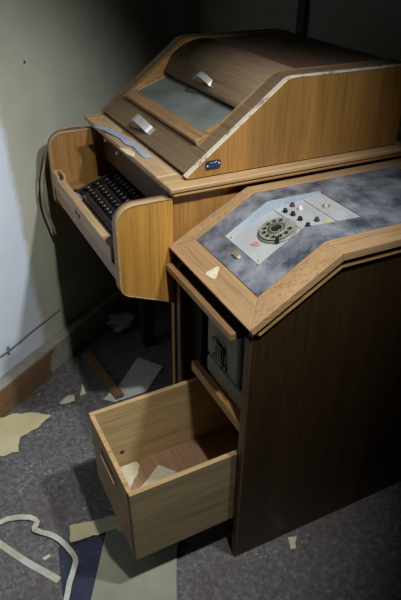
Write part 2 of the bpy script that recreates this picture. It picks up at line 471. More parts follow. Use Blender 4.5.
# front board with the lower handle
def slope_box(s0, s1, y0, y1, o0, o1, bev=0.0):
    pr = [S(s0, o0), S(s1, o0), S(s1, o1), S(s0, o1)]
    return prism(pr, 'y', y0, y1, bev)
fb = part('hood_front_board', slope_box(.006, .080, HN0 + .0168, HN1 - .0145, -.018, .0022, .002), M['brown'], tp)
# window: lies flatter than the hood, its upper edge slips under the flap
G0 = V(S(.084, .009)); G1 = V(S(.262, -.050)); gl = (G1 - G0).length; gu = (G1 - G0).normalized(); gn = V((-gu.y, gu.x))
def GP(t, off): p = G0 + gu * t + gn * off; return (p.x, p.y)
def gbox(t0, t1, y0, y1, o0, o1, bev=0.0):
    return prism([GP(t0, o0), GP(t1, o0), GP(t1, o1), GP(t0, o1)], 'y', y0, y1, bev)
WN, WF = NC + .002, FC - .002
wb = gbox(0, .040, WN, WF, -.007, .007, .002)
wb = gbox(.0482, gl, WN, WN + .030, -.007, .007, .002, ) if False else wb
fr = part('window_frame', wb, M['frame'], tp)
part('frame_stile', gbox(.0404, gl, WN, WN + .028, -.007, .007, .002), M['cheek'], fr)
part('frame_stile', gbox(.0404, gl, WF - .012, WF, -.007, .007, .002), M['cheek'], fr)
part('glass_pane', gbox(.038, gl, WN + .0285, WF - .0125, .001, .004), M['glass'], fr)
# paper feed board seen under the glass
part('paper_table', gbox(.03, gl, WN + .0285, WF - .0125, -.030, -.024), M['steel'], tp)
# curved flap
FL0 = .233
def flap_prof(off):
    pts = []
    full = hood_prof(off, rb=.062, n=12)
    pts = [S(FL0, -off - .022), S(FL0 + .012, -off - .0165), S(FL0 + .024, -off - .0112), S(FL0 + .036, -off - .0064), S(LEN - .068, -off - .0012)]
    return pts + [p for p in full[1:-1]] + [(.395, ZT - off)]
fl = part('hood_flap', strip(flap_prof(-.003), flap_prof(.013), NC + .0015, FC - .0015, .0015), M['brown'], tp, True)
# flat top board behind the flap
part('hood_top_board', prism([(.400, ZT - .014), (XE, ZT - .014), (XE, ZT + .001), (.400, ZT + .001)], 'y', NC + .001, FC - .001, .0015), M['darkbrown'], tp)
part('hood_back_board', box(XE - .015, XE - .0005, HN0 + .0145, HN1 - .0145, .951, ZT - .015), M['darkbrown'], tp)
# strap handles
def strap(s, y0, y1, h, w, parent, th=.0022, o0=.0):
    b = bmesh.new(); rows = []; n = 18; yc = (y0 + y1) / 2; L = (y1 - y0)
    path = [(y0 - .002, .0), (y0 + .012, .0006)]
    for k in range(n + 1):
        t = k / n
        yy = y0 + .014 + (L - .028) * t
        hh = h * min(1.0, (math.sin(math.pi * t)) ** .75) if 0 < t < 1 else 0.0006
        path.append((yy, hh))
    path += [(y1 - .012, .0006), (y1 + .002, .0)]
    for i, (yy, hh) in enumerate(path):
        a = path[max(i - 1, 0)]; c = path[min(i + 1, len(path) - 1)]
        d = V((c[0] - a[0], c[1] - a[1])).normalized(); q = V((-d.y, d.x))
        for_w = []
        for (ss, off) in ((-w / 2, 0), (w / 2, 0), (w / 2, th), (-w / 2, th)):
            Y = yy + q.x * off; O = hh + q.y * off + o0
            p = S(s + ss, O); for_w.append(b.verts.new((p[0], Y, p[1])))
        rows.append(for_w)
    for i in range(len(rows) - 1):
        for k in range(4): b.faces.new((rows[i][k], rows[i][(k + 1) % 4], rows[i + 1][(k + 1) % 4], rows[i + 1][k]))
    b.faces.new(rows[0][::-1]); b.faces.new(rows[-1])
    return part('handle', b, M['chrome'], parent, False, 'bright metal strap handle')
strap(.043, .712, .855, .028, .024, fb, o0=.0022)
strap(.257, .680, .800, .024, .018, fl, o0=-.0125)
# enamel nameplate on the near hood side
def yplate(cx, cz, w, h, y, th, rot, rad=.006):
    b = bmesh.new(); P = []
    for (sx, sz, a0) in ((1, 1, 0), (-1, 1, 90), (-1, -1, 180), (1, -1, 270)):
        for k in range(5):
            a = math.radians(a0 + 90 * k / 4); P.append((sx * (w / 2 - rad) + rad * math.cos(a), sz * (h / 2 - rad) + rad * math.sin(a)))
    cr, sr = math.cos(rot), math.sin(rot)
    P = [(cx + x * cr - z * sr, cz + x * sr + z * cr) for x, z in P]
    return prism(P, 'y', y - th, y)
npl = part('nameplate', yplate(.118, .979, .042, .022, HN0, .0025, .02), M['blueplate'], tp, label='small dark blue enamel plate with silver marks')
for dx in (-.016, .016):
    part('rivet', lathe([(.0028, 0), (.0026, .001), (.001, .0018)], Matrix.Translation((.118 + dx, HN0 - .0025, .979 + dx * .15)) @ Matrix.Rotation(math.pi / 2, 4, 'X'), 10), M['silver'], npl, True)
mk = None
for (x0, z0, x1, z1) in ((-.009, .006, -.005, .004), (-.005, .004, -.002, .007), (-.002, .007, .003, .005), (.003, .005, .010, .008)):
    mk = tube([(.118 + x0, HN0 - .0028, .979 + z0), (.118 + x1, HN0 - .0028, .979 + z1)], .0006, 6, mk)
part('plate_lettering', mk, M['silver'], npl)

# keyboard tray
def tray_prof():
    pts = [(-.001, .918)]
    def arc(cx, cz, r, a0, a1, n=8):
        return [(cx + r * math.cos(math.radians(a0 + (a1 - a0) * k / n)), cz + r * math.sin(math.radians(a0 + (a1 - a0) * k / n))) for k in range(n + 1)]
    pts += arc(-.100, .867, .051, 90, 180)
    pts += arc(-.113, .700, .038, 180, 245, 6)
    pts += [(-.06, .637), (-.001, .612)]
    return pts
TP = tray_prof()
def inset_prof(d):
    cx, cz = -.05, .77
    out = []
    n = len(TP)
    for i, p in enumerate(TP):
        a = V(TP[i - 1]) if i else V((TP[0][0] + .1, TP[0][1])); c = V(TP[i + 1]) if i < n - 1 else V((TP[-1][0] + .1, TP[-1][1] - .03))
        t = (c - a).normalized(); q = V((-t.y, t.x))
        out.append((p[0] + q.x * d if 0 < i < n - 1 else p[0], p[1] + q.y * d))
    return out
def tray_panel(y0, y1, mout):
    core = part('tray_end_panel', prism(inset_prof(.0035), 'y', y0, y1), mout, tp)
    b = bmesh.new(); rows = []
    I = inset_prof(.0034); e = .001
    for p, q in zip(TP, I):
        rows.append([b.verts.new((p[0], y0 - e, p[1])), b.verts.new((p[0], y1 + e, p[1])), b.verts.new((q[0], y1 + e, q[1])), b.verts.new((q[0], y0 - e, q[1]))])
    for i in range(len(rows) - 1):
        for k in range(4): b.faces.new((rows[i][k], rows[i][(k + 1) % 4], rows[i + 1][(k + 1) % 4], rows[i + 1][k]))
    b.faces.new(rows[0][::-1]); b.faces.new(rows[-1])
    part('edge_band', b, M['trayedge'], core, True, 'pale scuffed edging')
    return core
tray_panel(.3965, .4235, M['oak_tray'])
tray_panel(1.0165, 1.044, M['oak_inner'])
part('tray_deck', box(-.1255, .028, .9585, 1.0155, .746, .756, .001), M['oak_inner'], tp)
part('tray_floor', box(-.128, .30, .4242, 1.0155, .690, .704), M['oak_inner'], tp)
fr_ = part('tray_front_rail', box(-.150, -.126, .455, .955, .742, .785, .0025), M['ledge'], tp)
part('tray_front_strip', box(-.148, -.129, .4242, 1.0155, .700, .7415, .002), M['trayedge'], tp, label='scuffed lower front strip of the tray')
# slotted hand grip at the far end of the rail
gb = box(-.151, -.143, .956, 1.0155, .742, .800, .002)
gb = box(-.131, -.123, .956, 1.0155, .742, .800, .002, 2, gb)
gb = box(-.1425, -.1315, .956, .962, .742, .785, 0, 2, gb)
gb = box(-.1425, -.1315, 1.013, 1.0155, .742, .800, 0, 2, gb)
part('hand_grip', gb, M['ledge'], tp)
for yy in (.735, .765):
    part('rail_lock', lathe([(.007, 0), (.007, .002), (.003, .003)], Matrix.Translation((-.150, yy, .757)) @ Matrix.Rotation(-math.pi / 2, 4, 'Y'), 14), M['black'], fr_, True)

# ------------------------------------------------------------------ keyboard in the tray
KSH = .010
kb = root('teleprinter_keyboard', (-.02, .72, .705), 'black typewriter keyboard with rows of round keys sitting in the open tray', 'keyboard')
KY0, KY1 = .52, .928
case = prism([(-.118, .7045), (.10, .7045), (.10, .790), (.04, .790), (-.095, .742), (-.118, .730)], 'y', KY0, KY1, .004)
part('case', case, M['black'], kb)
part('front_guard', prism([(-.1215, .7055), (-.099, .7055), (-.0935, .7455), (-.108, .7475), (-.1215, .736)], 'y', KY1 - .05, KY1 + .012, .003), M['kbd'], kb, label='blue grey metal corner of the keyboard case')
part('end_guard', prism([(-.10, .7055), (.08, .7055), (.08, .799), (.03, .799), (-.10, .752)], 'y', KY1 + .0005, KY1 + .0115, .003), M['black'], kb)
kt = math.atan2(.048, .135)
def key(x, y, z, r=.0098, h=.016):
    T = Matrix.Translation((x + .004, y, z)) @ Matrix.Rotation(-kt * .6, 4, 'Y')
    return lathe([(r * .5, 0), (r * .5, h - .007), (r * .95, h - .0065), (r, h - .002), (r * .92, h), (r * .72, h - .0004), (r * .3, h - .0016)], T, 14)
for row in range(4):
    x = -.066 + row * .0295; z = .742 + (x + .095) * math.tan(kt) + .001
    for k in range(17):
        y = KY1 - .018 - k * .0262 - row * .0065
        if y < KY0 + .012: continue
        ko = part('key', key(x, y, z), M['keytop'], kb, True)
        ko.data.materials.append(M['legend'])
        for p in ko.data.polygons:                                # pale disc: lettering with the glint of the dished top painted in
            if len(p.vertices) > 4 and p.center.z > z + .010 - .705: p.material_index = 1
part('space_bar', box(-.097, -.085, .60, .88, .7445, .756, .004), M['keytop'], kb, True)

# ------------------------------------------------------------------ card on the ledge
def polysheet(name, poly, zf, m, label, cat, cuts=3, thick=.0008, jag=0.0, group=None, org=None):
    cx = sum(p[0] for p in poly) / len(poly); cy = sum(p[1] for p in poly) / len(poly)
    b = sheet(poly, zf, cuts, thick, jag)
    zm = min(v.co.z for v in b.verts)
    return thing(name, b, m, (cx, cy, zm), label, cat, group)
LZ = .9475
polysheet('torn_card', [(-.034, .905), (.0, .922), (.022, .885), (.030, .80), (.034, .60), (.012, .612), (.012, .66), (.017, .70), (.004, .735), (.008, .80), (-.004, .84), (-.012, .87)],
          lambda x, y: LZ + .0005 + max(0, (.012 - x)) * .22 + .004 * max(0, math.sin((y - .6) * 16)) * max(0, x) / .03, M['bluecard'],
          'torn pale blue card lying on the ledge under the hood front', 'card', 2)
polysheet('torn_paper', [(-.022, .715), (.002, .70), (.003, .655), (-.012, .625), (-.021, .66)],
          lambda x, y: LZ + .0004 + max(0, -x - .01) * .1, M['yellowed'], 'small yellowed torn scrap curling over the ledge edge beside the blue card', 'paper scrap', 2)

# cord over the tray corner
cp = [(.0, 1.052, .905), (-.045, 1.052, .921), (-.095, 1.054, .916), (-.130, 1.056, .893), (-.152, 1.058, .850), (-.166, 1.062, .80), (-.178, 1.064, .755), (-.184, 1.060, .705), (-.178, 1.060, .650), (-.152, 1.075, .545)]
thing('loose_cord', tube(smooth_pts(cp, 6), .0048, 8), M['cord'], (-.1, 1.05, .8), 'brown cloth cord hanging from the far corner of the keyboard tray', 'cord', smooth=True)

# ------------------------------------------------------------------ console (telephone desk)
cs = root('dialling_console', (.36, .19, 0), 'lower oak desk console with blue linoleum top and a telephone dial', 'console')
CW = .383
ca = V((-.015, .788)); cb = V((.200, .917)); cl = (cb - ca).length; cv = (cb - ca).normalized(); cn = V((-cv.y, cv.x))
def K(s, off=0): p = ca + cv * s + cn * off; return (p.x, p.y)
BACK = .735
prof = [(.004, 0), (BACK - .02, 0), (BACK - .02, .876), (.208, .876), (.004, .754)]
part('side_panel', prism(prof, 'y', .001, .021, .001), M['walnut'], cs)
part('side_panel', prism(prof, 'y', .352, .372, .001), M['walnut'], cs)
part('front_edge', box(-.004, .0036, .001, .021, 0, .748, .001), M['walnut_post'], cs)
part('front_edge', box(-.004, .0036, .352, .372, 0, .748, .001), M['walnut_post'], cs)
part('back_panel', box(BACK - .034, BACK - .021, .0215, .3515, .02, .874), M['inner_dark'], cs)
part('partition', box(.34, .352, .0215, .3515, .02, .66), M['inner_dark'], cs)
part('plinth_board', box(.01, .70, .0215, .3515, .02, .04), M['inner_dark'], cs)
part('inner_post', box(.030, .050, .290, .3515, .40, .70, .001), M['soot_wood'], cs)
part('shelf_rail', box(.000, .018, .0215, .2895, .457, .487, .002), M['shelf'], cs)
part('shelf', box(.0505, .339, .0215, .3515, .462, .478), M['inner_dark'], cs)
# lower lip board following the bend, then the upper rim
def bent(s0, xe, o0, o1, y0, y1, m, name, parent=cs, bev=.0):
    fz = cb.y
    # mitred bend offsets
    h = math.tan((math.atan2(cv.y, cv.x)) / 2)
    def mid(o): return (cb.x - o * h, fz + o)
    pr = [K(s0, o0), mid(o0), (xe, fz + o0), (xe, fz + o1), mid(o1), K(s0, o1)]
    return part(name, prism(pr, 'y', y0, y1, bev), m, parent)
for (ya, yb) in ((-.006, .030), (CW - .034, CW - .004)):
    bent(.010, BACK - .006, -.041, -.026, ya, yb, M['mold_x'], 'lip_board', bev=.002)
    bent(.016, BACK - .012, -.0258, -.0195, ya + .005, yb - .005, M['soot'], 'shadow_gap')  # black strip painting the shade between lip and rim
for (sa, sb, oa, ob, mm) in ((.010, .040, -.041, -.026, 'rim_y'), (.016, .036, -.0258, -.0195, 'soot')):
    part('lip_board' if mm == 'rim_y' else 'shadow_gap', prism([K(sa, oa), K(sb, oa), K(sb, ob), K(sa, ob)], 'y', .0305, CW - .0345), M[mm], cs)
h_ = math.tan(math.atan2(cv.y, cv.x) / 2)
T0, T1 = -.019, 0.0
def rim(pts_sy, name, m):
    """board of the top: list of ('s'|'f', along, y)"""
    def P3(kind, a, y, o):
        if kind == 's': p = K(a, o); return (p[0], y, p[1])
        if kind == 'b': return (cb.x - o * h_, y, cb.y + o)
        return (a, y, cb.y + o)
    return part(name, hull8([P3(k, a, y, T0) for k, a, y in pts_sy], [P3(k, a, y, T1) for k, a, y in pts_sy], .0012), m, cs)
IN0, IN1, IF = .050, .345, .0625
LX = .655
g = .0004
rim([('s', 0, -.012), ('s', IF - g, IN0), ('s', IF - g, IN1), ('s', 0, CW + .012)], 'rim_board', M['rim_y'])
rim([('s', 0 + .001, -.012), ('b', 0, -.012), ('b', 0, IN0 - g), ('s', IF, IN0 - g)], 'rim_board', M['rim_x'])
rim([('b', 0, -.012), ('f', BACK, -.012), ('f', LX + g, IN0 - g), ('b', 0, IN0 - g)], 'rim_board', M['rim_x'])
rim([('s', 0 + .001, CW + .012), ('b', 0, CW), ('b', 0, IN1 + g), ('s', IF, IN1 + g)], 'rim_board', M['rim_x'])
rim([('b', 0, CW), ('f', BACK, CW), ('f', LX + g, IN1 + g), ('b', 0, IN1 + g)], 'rim_board', M['rim_x'])
rim([('f', BACK, -.012), ('f', BACK, CW), ('f', LX + g, IN1), ('f', LX + g, IN0)], 'rim_board', M['rim_y'])
# linoleum inlay around the recessed panel (one mesh)
HS, HX, HN, HF = .116, .356, .128, .278                     # hole: start on slope, end on flat, near, far
lin = bmesh.new()
def lin_quad(pts):
    def P3(kind, a, y, o):
        if kind == 's': p = K(a, o); return (p[0], y, p[1])
        if kind == 'b': return (cb.x - o * h_, y, cb.y + o)
        return (a, y, cb.y + o)
    hull8([P3(k, a, y, -.012) for k, a, y in pts], [P3(k, a, y, -.0015) for k, a, y in pts], 0, lin)
i0, i1 = IN0 + .0016, IN1 - .0016
lin_quad([('s', IF + .0014, i0), ('s', HS, i0), ('s', HS, i1), ('s', IF + .0014, i1)])
lin_quad([('s', HS, i0), ('b', 0, i0), ('b', 0, HN), ('s', HS, HN)])
lin_quad([('s', HS, HF), ('b', 0, HF), ('b', 0, i1), ('s', HS, i1)])
lin_quad([('b', 0, i0), ('f', HX, i0), ('f', HX - .0, .118), ('b', 0, HN)])
lin_quad([('b', 0, HF), ('f', HX, HF), ('f', HX, i1), ('b', 0, i1)])
lin_quad([('f', HX, i0), ('f', LX - .001, i0), ('f', LX - .001, i1), ('f', HX, i1)])
part('linoleum_inlay', lin, M['lino'], cs)
# recessed instrument panel: dial plate and button plate
q0 = V(K(HS + .001, -.0015)); q1 = V((.217, .8935)); q2 = V((HX - .001, .9145))
def seg(p, q, t, off):
    d = (q - p).normalized(); nrm = V((-d.y, d.x)); r = p + (q - p) * t + nrm * off; return (r.x, r.y)
def segbox(p, q, t0, t1, y0, y1, o0, o1, bev=0.0):
    return prism([seg(p, q, t0, o0), seg(p, q, t1, o0), seg(p, q, t1, o1), seg(p, q, t0, o1)], 'y', y0, y1, bev)
PN, PF = HN - .012, HF - .001
ip = part('instrument_panel', segbox(q0, q1, 0, .992, PN, PF, -.004, 0, .0006), M['plate'], cs, label='pale grey recessed metal panel with dial and buttons')
part('button_plate', segbox(q1, q2, .006, .60, PN, PF, -.004, 0, .0006), M['plate'], ip)
part('rear_plate', segbox(q1, q2, .612, 1, PN, PF, -.004, 0, .0006), M['plate'], ip)
# blue sheet metal side of the recess
b = bmesh.new()
pp = [K(HS, -.001), (cb.x, cb.y - .001), (HX, cb.y - .001), (HX, q2.y - .002), (q1.x, q1.y - .002), K(HS, -.004)]
part('recess_side', prism(pp, 'y', PF + .0004, PF + .0024), M['recess'], ip)
part('recess_rim', prism([K(HS, -.0014), (cb.x, cb.y - .0008), (HX, cb.y - .0008), (HX, cb.y + .0010), (cb.x - .001, cb.y + .0010), K(HS, .0010)], 'y', PF + .001, PF + .0040), M['silver'], ip)
def onplate(p, q, t, y, off):                                # matrix with z along the plate normal, x along slope
    d = (q - p).normalized(); nrm = V((-d.y, d.x)); r = p + (q - p) * t + nrm * off
    X = V((d.x, 0, d.y)); Z = V((nrm.x, 0, nrm.y)); Yv = Z.cross(X)
    Mx = Matrix(((X.x, Yv.x, Z.x, r.x), (X.y, Yv.y, Z.y, y), (X.z, Yv.z, Z.z, r.y), (0, 0, 0, 1)))
    return Mx
DT, DY = .70, .1975
dm = onplate(q0, q1, DT, DY, 0)
R = .0475
part('dial_base', lathe([(R, 0), (R, .0025), (R - .003, .0042), (R - .006, .0042)], dm, 40), M['dial_base'], ip, True)
# finger wheel with ten real holes
def holed_disc(Ro, holes, z0, z1, M_, seg=60):
    """disc with real round holes: an annulus grid of faces around each hole"""
    b = bmesh.new()
    Ri = .0225; n = 12; K_ = 16
    def ring_pt(r, a): return V((r * math.cos(a), r * math.sin(a)))
    cells = []                                                  # ten holed cells, two plain ones
    for k in range(n):
        a0 = math.radians(25 + 30 * k); a1 = a0 + math.radians(30)
        # boundary polygon of the cell
        def bd(t):
            q = t * 4
            if q < 1: return ring_pt(Ro, a0 + (a1 - a0) * q)
            if q < 2: return ring_pt(Ro + (Ri - Ro) * (q - 1), a1)
            if q < 3: return ring_pt(Ri, a1 + (a0 - a1) * (q - 2))
            return ring_pt(Ri + (Ro - Ri) * (q - 3), a0)
        B = [bd(i / 24) for i in range(24)]
        if k < len(holes):
            cx, cy, r = holes[k]
            am = math.atan2(cy, cx)
            H = []
            for p in B:
                d = (p - V((cx, cy))).normalized(); H.append(V((cx, cy)) + d * r)
            for i in range(24):
                i2 = (i + 1) % 24
                for (za, zb) in ((z1, z1), (z0, z0)):
                    b.faces.new([b.verts.new((q.x, q.y, za)) for q in (B[i], B[i2], H[i2], H[i])])
                b.faces.new([b.verts.new(q) for q in ((H[i].x, H[i].y, z0), (H[i2].x, H[i2].y, z0), (H[i2].x, H[i2].y, z1), (H[i].x, H[i].y, z1))])
        else:
            for za in (z0, z1): b.faces.new([b.verts.new((q.x, q.y, za)) for q in B])
    for i in range(seg):
        a0 = 2 * math.pi * i / seg; a1 = 2 * math.pi * (i + 1) / seg
        p, q = ring_pt(Ro, a0), ring_pt(Ro, a1)
        b.faces.new([b.verts.new(v) for v in ((p.x, p.y, z0), (q.x, q.y, z0), (q.x, q.y, z1), (p.x, p.y, z1))])
    lathe([(Ri + .0005, z0), (Ri + .0005, z1 - .0001)], Matrix(), 40, b)
    bmesh.ops.remove_doubles(b, verts=b.verts[:], dist=1e-5)
    return xform(b, M_)
hl = [(.0315 * math.cos(math.radians(a)), .0315 * math.sin(math.radians(a)), .0062) for a in [40 + 30 * k for k in range(10)]]
part('finger_wheel', holed_disc(R - .0055, hl, .0066, .0084, dm), M['dial_wheel'], ip)
part('number_ring', lathe([(R - .007, .0043), (R - .007, .0047)], dm, 40), M['dial_base'], ip)
nr = None
for (cx, cy, r) in hl:
    nr = lathe([(.0056, .0048), (.0056, .0052)], dm @ Matrix.Translation((cx, cy, 0)), 12, nr)
part('finger_hole_shadow_disc', nr, M['black'], ip)  # black discs painting the shade inside the finger holes
bpy.data.objects['finger_hole_shadow_disc'].name = 'number_disc'
part('dial_hub', lathe([(.0232, .0064), (.0232, .0092), (.0150, .0097)], dm, 32), M['dial_wheel'], ip, True)
tk = None
for k in range(20):
    a = math.radians(18 * k)
    tk = xform(box(.0155, .0215, -.0016, .0016, .0088, .00985), dm @ Matrix.Rotation(a, 4, 'Z')) if tk is None else join(tk, xform(box(.0155, .0215, -.0016, .0016, .0088, .00985), dm @ Matrix.Rotation(a, 4, 'Z')))
part('hub_numbers', tk, M['black'], ip)
part('hub_cap', lathe([(.0130, .0095), (.0130, .0108), (.0115, .0116), (.004, .0120)], dm, 24), M['black'], ip, True)
part('finger_stop', xform(box(-.0085, .0085, -.004, .004, .002, .0125, .0018), dm @ Matrix.Translation((-.022, -.0365, 0)) @ Matrix.Rotation(math.radians(60), 4, 'Z')), M['black'], ip)
# buttons on the button plate  (t along, y, material)
btn = [(.12, .251, 'black'), (.33, .264, 'redbtn'), (.16, .226, 'black'), (.37, .238, 'white'), (.16, .196, 'black'), (.14, .160, 'black'), (.36, .168, 'green')]
for (t, y, mm) in btn:
    m_ = onplate(q1, q2, t, y, 0)
    bt = part('button', lathe([(.0066, 0), (.0066, .0018), (.0050, .0024), (.0052, .0078), (.0044, .0088), (.002, .0090)], m_, 16), M[mm], ip, True,
              {'black': 'black push button', 'redbtn': 'dark red push button', 'white': 'white push button', 'green': 'dark green push button'}[mm])
part('yellow_tab', xform(box(-.006, .006, -.004, .004, 0, .0008), onplate(q1, q2, .48, .149, 0)), M['yellow'], ip, label='yellow sticker')
m_ = onplate(q1, q2, .78, .212, 0)
part('label_ring', lathe([(.011, 0), (.011, .0012), (.0095, .0014)], m_, 20), M['dial_wheel'], ip, True)
part('label_strip', xform(box(-.009, .009, -.0025, .0025, .0010, .0019), m_ @ Matrix.Rotation(.9, 4, 'Z')), M['ivory'], ip)
for (t, y) in ((.06, PN + .022), (.06, PF - .012), (.93, PN + .022)):
    part('panel_screw', lathe([(.0032, 0), (.003, .0012), (.001, .0016)], onplate(q0, q1, t, y, 0), 12), M['brass'], ip, True)
# red scrawled mark
rm = None
mm_ = onplate(q0, q1, .24, .196, .0006)
for pl in ([(-.008, .010), (-.002, .002), (.004, .008)], [(-.006, .0), (.002, -.004), (.006, .003), (0, .006), (-.006, .0)], [(-.004, -.006), (.004, -.012), (.008, -.006)], [(.006, .004), (.010, -.002)]):
    rm = tube([mm_ @ V((x, y, 0)) for x, y in pl], .0009, 6, rm)
part('red_mark', rm, M['red'], ip, label='red scrawled mark')
# small latch on the linoleum and screw cover on the front rim
lm = Matrix.Translation((K(.100)[0], .203, K(.100)[1])) @ Matrix.Rotation(-math.atan2(cv.y, cv.x), 4, 'Y')
la = part('latch', xform(box(-.0055, .0055, -.013, .009, -.0014, .0045, .0012), lm), M['brass'], cs, label='small pale brass latch')
part('latch_tip', xform(box(-.0045, .0045, -.018, -.0135, -.0014, .0025, .0008), lm), M['ivory'], la)
tm = Matrix.Translation((K(.034)[0], .200, K(.034)[1])) @ Matrix.Rotation(-math.atan2(cv.y, cv.x), 4, 'Y')
tri = [(-.017, .016), (-.011, .019), (.017, .010), (.018, .004), (-.004, -.017), (-.012, -.016)]
tp_ = part('screw_cover', xform(prism(tri, 'z', .0002, .0010), tm), M['ivory'], cs, label='pale triangular patch with two screw holes')
for (x, y) in ((.002, .008), (-.003, -.007)):
    part('screw_hole', xform(lathe([(.0013, .0010), (.0013, .0013)], Matrix.Translation((x, y, 0)), 8), tm), M['black'], tp_)
# writing board under the top
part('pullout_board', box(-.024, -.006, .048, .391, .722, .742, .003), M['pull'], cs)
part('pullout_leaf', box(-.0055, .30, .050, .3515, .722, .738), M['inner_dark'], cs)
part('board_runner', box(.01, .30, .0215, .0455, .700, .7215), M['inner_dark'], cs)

# drawer, pulled out
DX0, DX1, DY0, DY1, DZ0, DZ1 = -.281, .18, .025, .328, .145, .390
th = .013
dr = part('drawer', box(DX0 + .0125, DX1, DY0 + th, DY1 - th, DZ0 + .004, DZ0 + .014), M['drawer_floor'], cs, label='open bare wood drawer')
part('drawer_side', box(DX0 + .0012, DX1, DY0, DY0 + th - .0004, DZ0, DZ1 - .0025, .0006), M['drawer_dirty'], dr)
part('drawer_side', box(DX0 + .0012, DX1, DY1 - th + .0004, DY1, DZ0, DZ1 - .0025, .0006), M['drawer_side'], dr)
part('drawer_back', box(DX1 - .012, DX1 - .0005, DY0 + th, DY1 - th, DZ0 + .0145, DZ1 - .02), M['drawer_side'], dr)
for yy in (DY0, DY1 - th + .0004):
    part('top_edge', box(DX0 + .0012, DX1, yy, yy + th - .0004, DZ1 - .0024, DZ1, .0006), M['drawer_edge'], dr)
fp = bmesh.new()
fz0, fz1 = .326, .346; fy0, fy1 = .115, .235                 # finger slot through the front
FY0, FY1 = DY0 + th + .0002, DY1 - th - .0002
for (a, b_, c, d) in ((FY0, FY1, DZ0, fz0), (FY0, FY1, fz1, DZ1 - .0025), (FY0, fy0, fz0, fz1), (fy1, FY1, fz0, fz1)):
    box(DX0, DX0 + .012, a, b_, c, d, 0, 2, fp)
part('drawer_front', fp, M['drawer_front'], dr, label='darker brown front of the drawer with a finger slot')
part('slot_back', box(DX0 + .0090, DX0 + .0118, fy0 + .0005, fy1 - .0005, fz0 + .0005, fz1 - .0005), M['soot'], dr)  # black plate painting the shade inside the slot
part('front_top_edge', box(DX0, DX0 + .012, FY0, FY1, DZ1 - .0024, DZ1, .0006), M['drawer_edge'], dr)
part('slot_lip', box(DX0 - .0080, DX0 + .0050, fy0 + .002, fy1 - .014, fz0 + .006, fz0 + .0105, .001), M['ledge'], dr)  # pale strip painting the light caught on the slot's lower edge
kn = lathe([(.0062, 0), (.0062, .0006)], Matrix.Translation((-.205, DY1 - th - .0002, .215)) @ Matrix.Rotation(math.pi / 2, 4, 'X'), 12)
part('wood_knot', kn, M['inner_dark'], dr, True)
# the pulled-out drawer sags a little at its front
SAG = Matrix.Translation((.1, 0, DZ0)) @ Matrix.Rotation(-.022, 4, 'Y') @ Matrix.Translation((-.1, 0, -DZ0))
_o = ORG[cs.name]
for d_ in [dr] + list(dr.children):
    d_.data.transform(Matrix.Translation(-_o) @ SAG @ Matrix.Translation(_o))
def drawer_z(x): return DZ0 + .0142 + (x - .1) * .022

# papers in the drawer
polysheet('drawer_paper', [(-.262, .308), (-.178, .312), (-.166, .308), (-.163, .292), (-.178, .268), (-.205, .240), (-.222, .222), (-.262, .214)],
          lambda x, y: drawer_z(x) + .0010 + max(0, (-x - .20)) * .10 + .002 * max(0, math.sin(y * 60)), M['cream'], 'cream torn paper lying in the front far corner of the drawer', 'paper', 2, jag=.003)
polysheet('drawer_paper', [(-.215, .20), (-.115, .268), (-.078, .222), (-.10, .12), (-.23, .09)],
          lambda x, y: drawer_z(x) + .0016 + .03 * max(0, .15 - y) + .001 * math.sin(x * 40) ** 2, M['cream'], 'pale pointed sheet of paper lying in the drawer against its near side', 'paper', 2)

# grey metal box on the shelf of the console
mb = root('grey_metal_box', (.13, .128, .4785), 'grey green metal box with a latch on the shelf inside the console', 'box')
part('body', box(.024, .24, .046, .250, .479, .534, .010, 4), M['steel'], mb, True)
part('lid', box(.022, .24, .080, .250, .540, .692, .016, 4), M['steel'], mb, True)
part('seam', box(.032, .236, .086, .244, .530, .545), M['soot'], mb)
lt = part('latch', box(.0165, .0218, .158, .190, .548, .612, .002), M['black'], mb)
part('latch_lever', tube(smooth_pts([(.019, .200, .612), (.011, .188, .630), (.011, .160, .630), (.019, .148, .612), (.014, .145, .58), (.018, .158, .552)], 4), .0035, 8), M['black'], lt, True)
part('latch_foot', box(.0180, .0219, .136, .205, .556, .570, .001), M['black'], lt)

# ------------------------------------------------------------------ litter on the floor
def wob(a, kx, ky, ph): return lambda x, y: .0008 + a * (1 + math.sin(x * kx + y * ky + ph))
polysheet('torn_paper', [(-.60, .80), (-.513, .826), (-.484, .830), (-.439, .838), (-.372, .816), (-.319, .763), (-.376, .724), (-.436, .716), (-.452, .68), (-.458, .647), (-.479, .657), (-.501, .652), (-.545, .681), (-.62, .70)],
          lambda x, y: .0008 + .006 * (1 + math.sin(x * 22 - y * 14)) + .02 * max(0, -x - .47), M['yellowed'],
          'large yellowed torn paper on the floor against the left skirting', 'paper', 3, jag=.004)
polysheet('paper_scrap', [(-.276, .82), (-.25, .837), (-.215, .838), (-.221, .805), (-.254, .809)], wob(.004, 70, 50, 1), M['cream'], 'small cream scrap on the floor in front of the skirting corner', 'paper scrap', 2, jag=.003)
polysheet('paper_scrap', [(-.195, .828), (-.172, .872), (-.170, .831)], lambda x, y: .0008 + max(0, y - .83) * .35, M['cream'], 'tiny upright cream chip beside the small cream scrap, nearer the dark batten', 'paper scrap', 2)
polysheet('printed_sheet', [(.081, .946), (.148, .85), (.038, .746), (-.092, .737), (-.126, .771), (-.039, .828)], wob(.0015, 20, 14, 0), M['greypaper'], 'grey white sheet lying in the dark under the teleprinter behind the drawer', 'paper', 3)
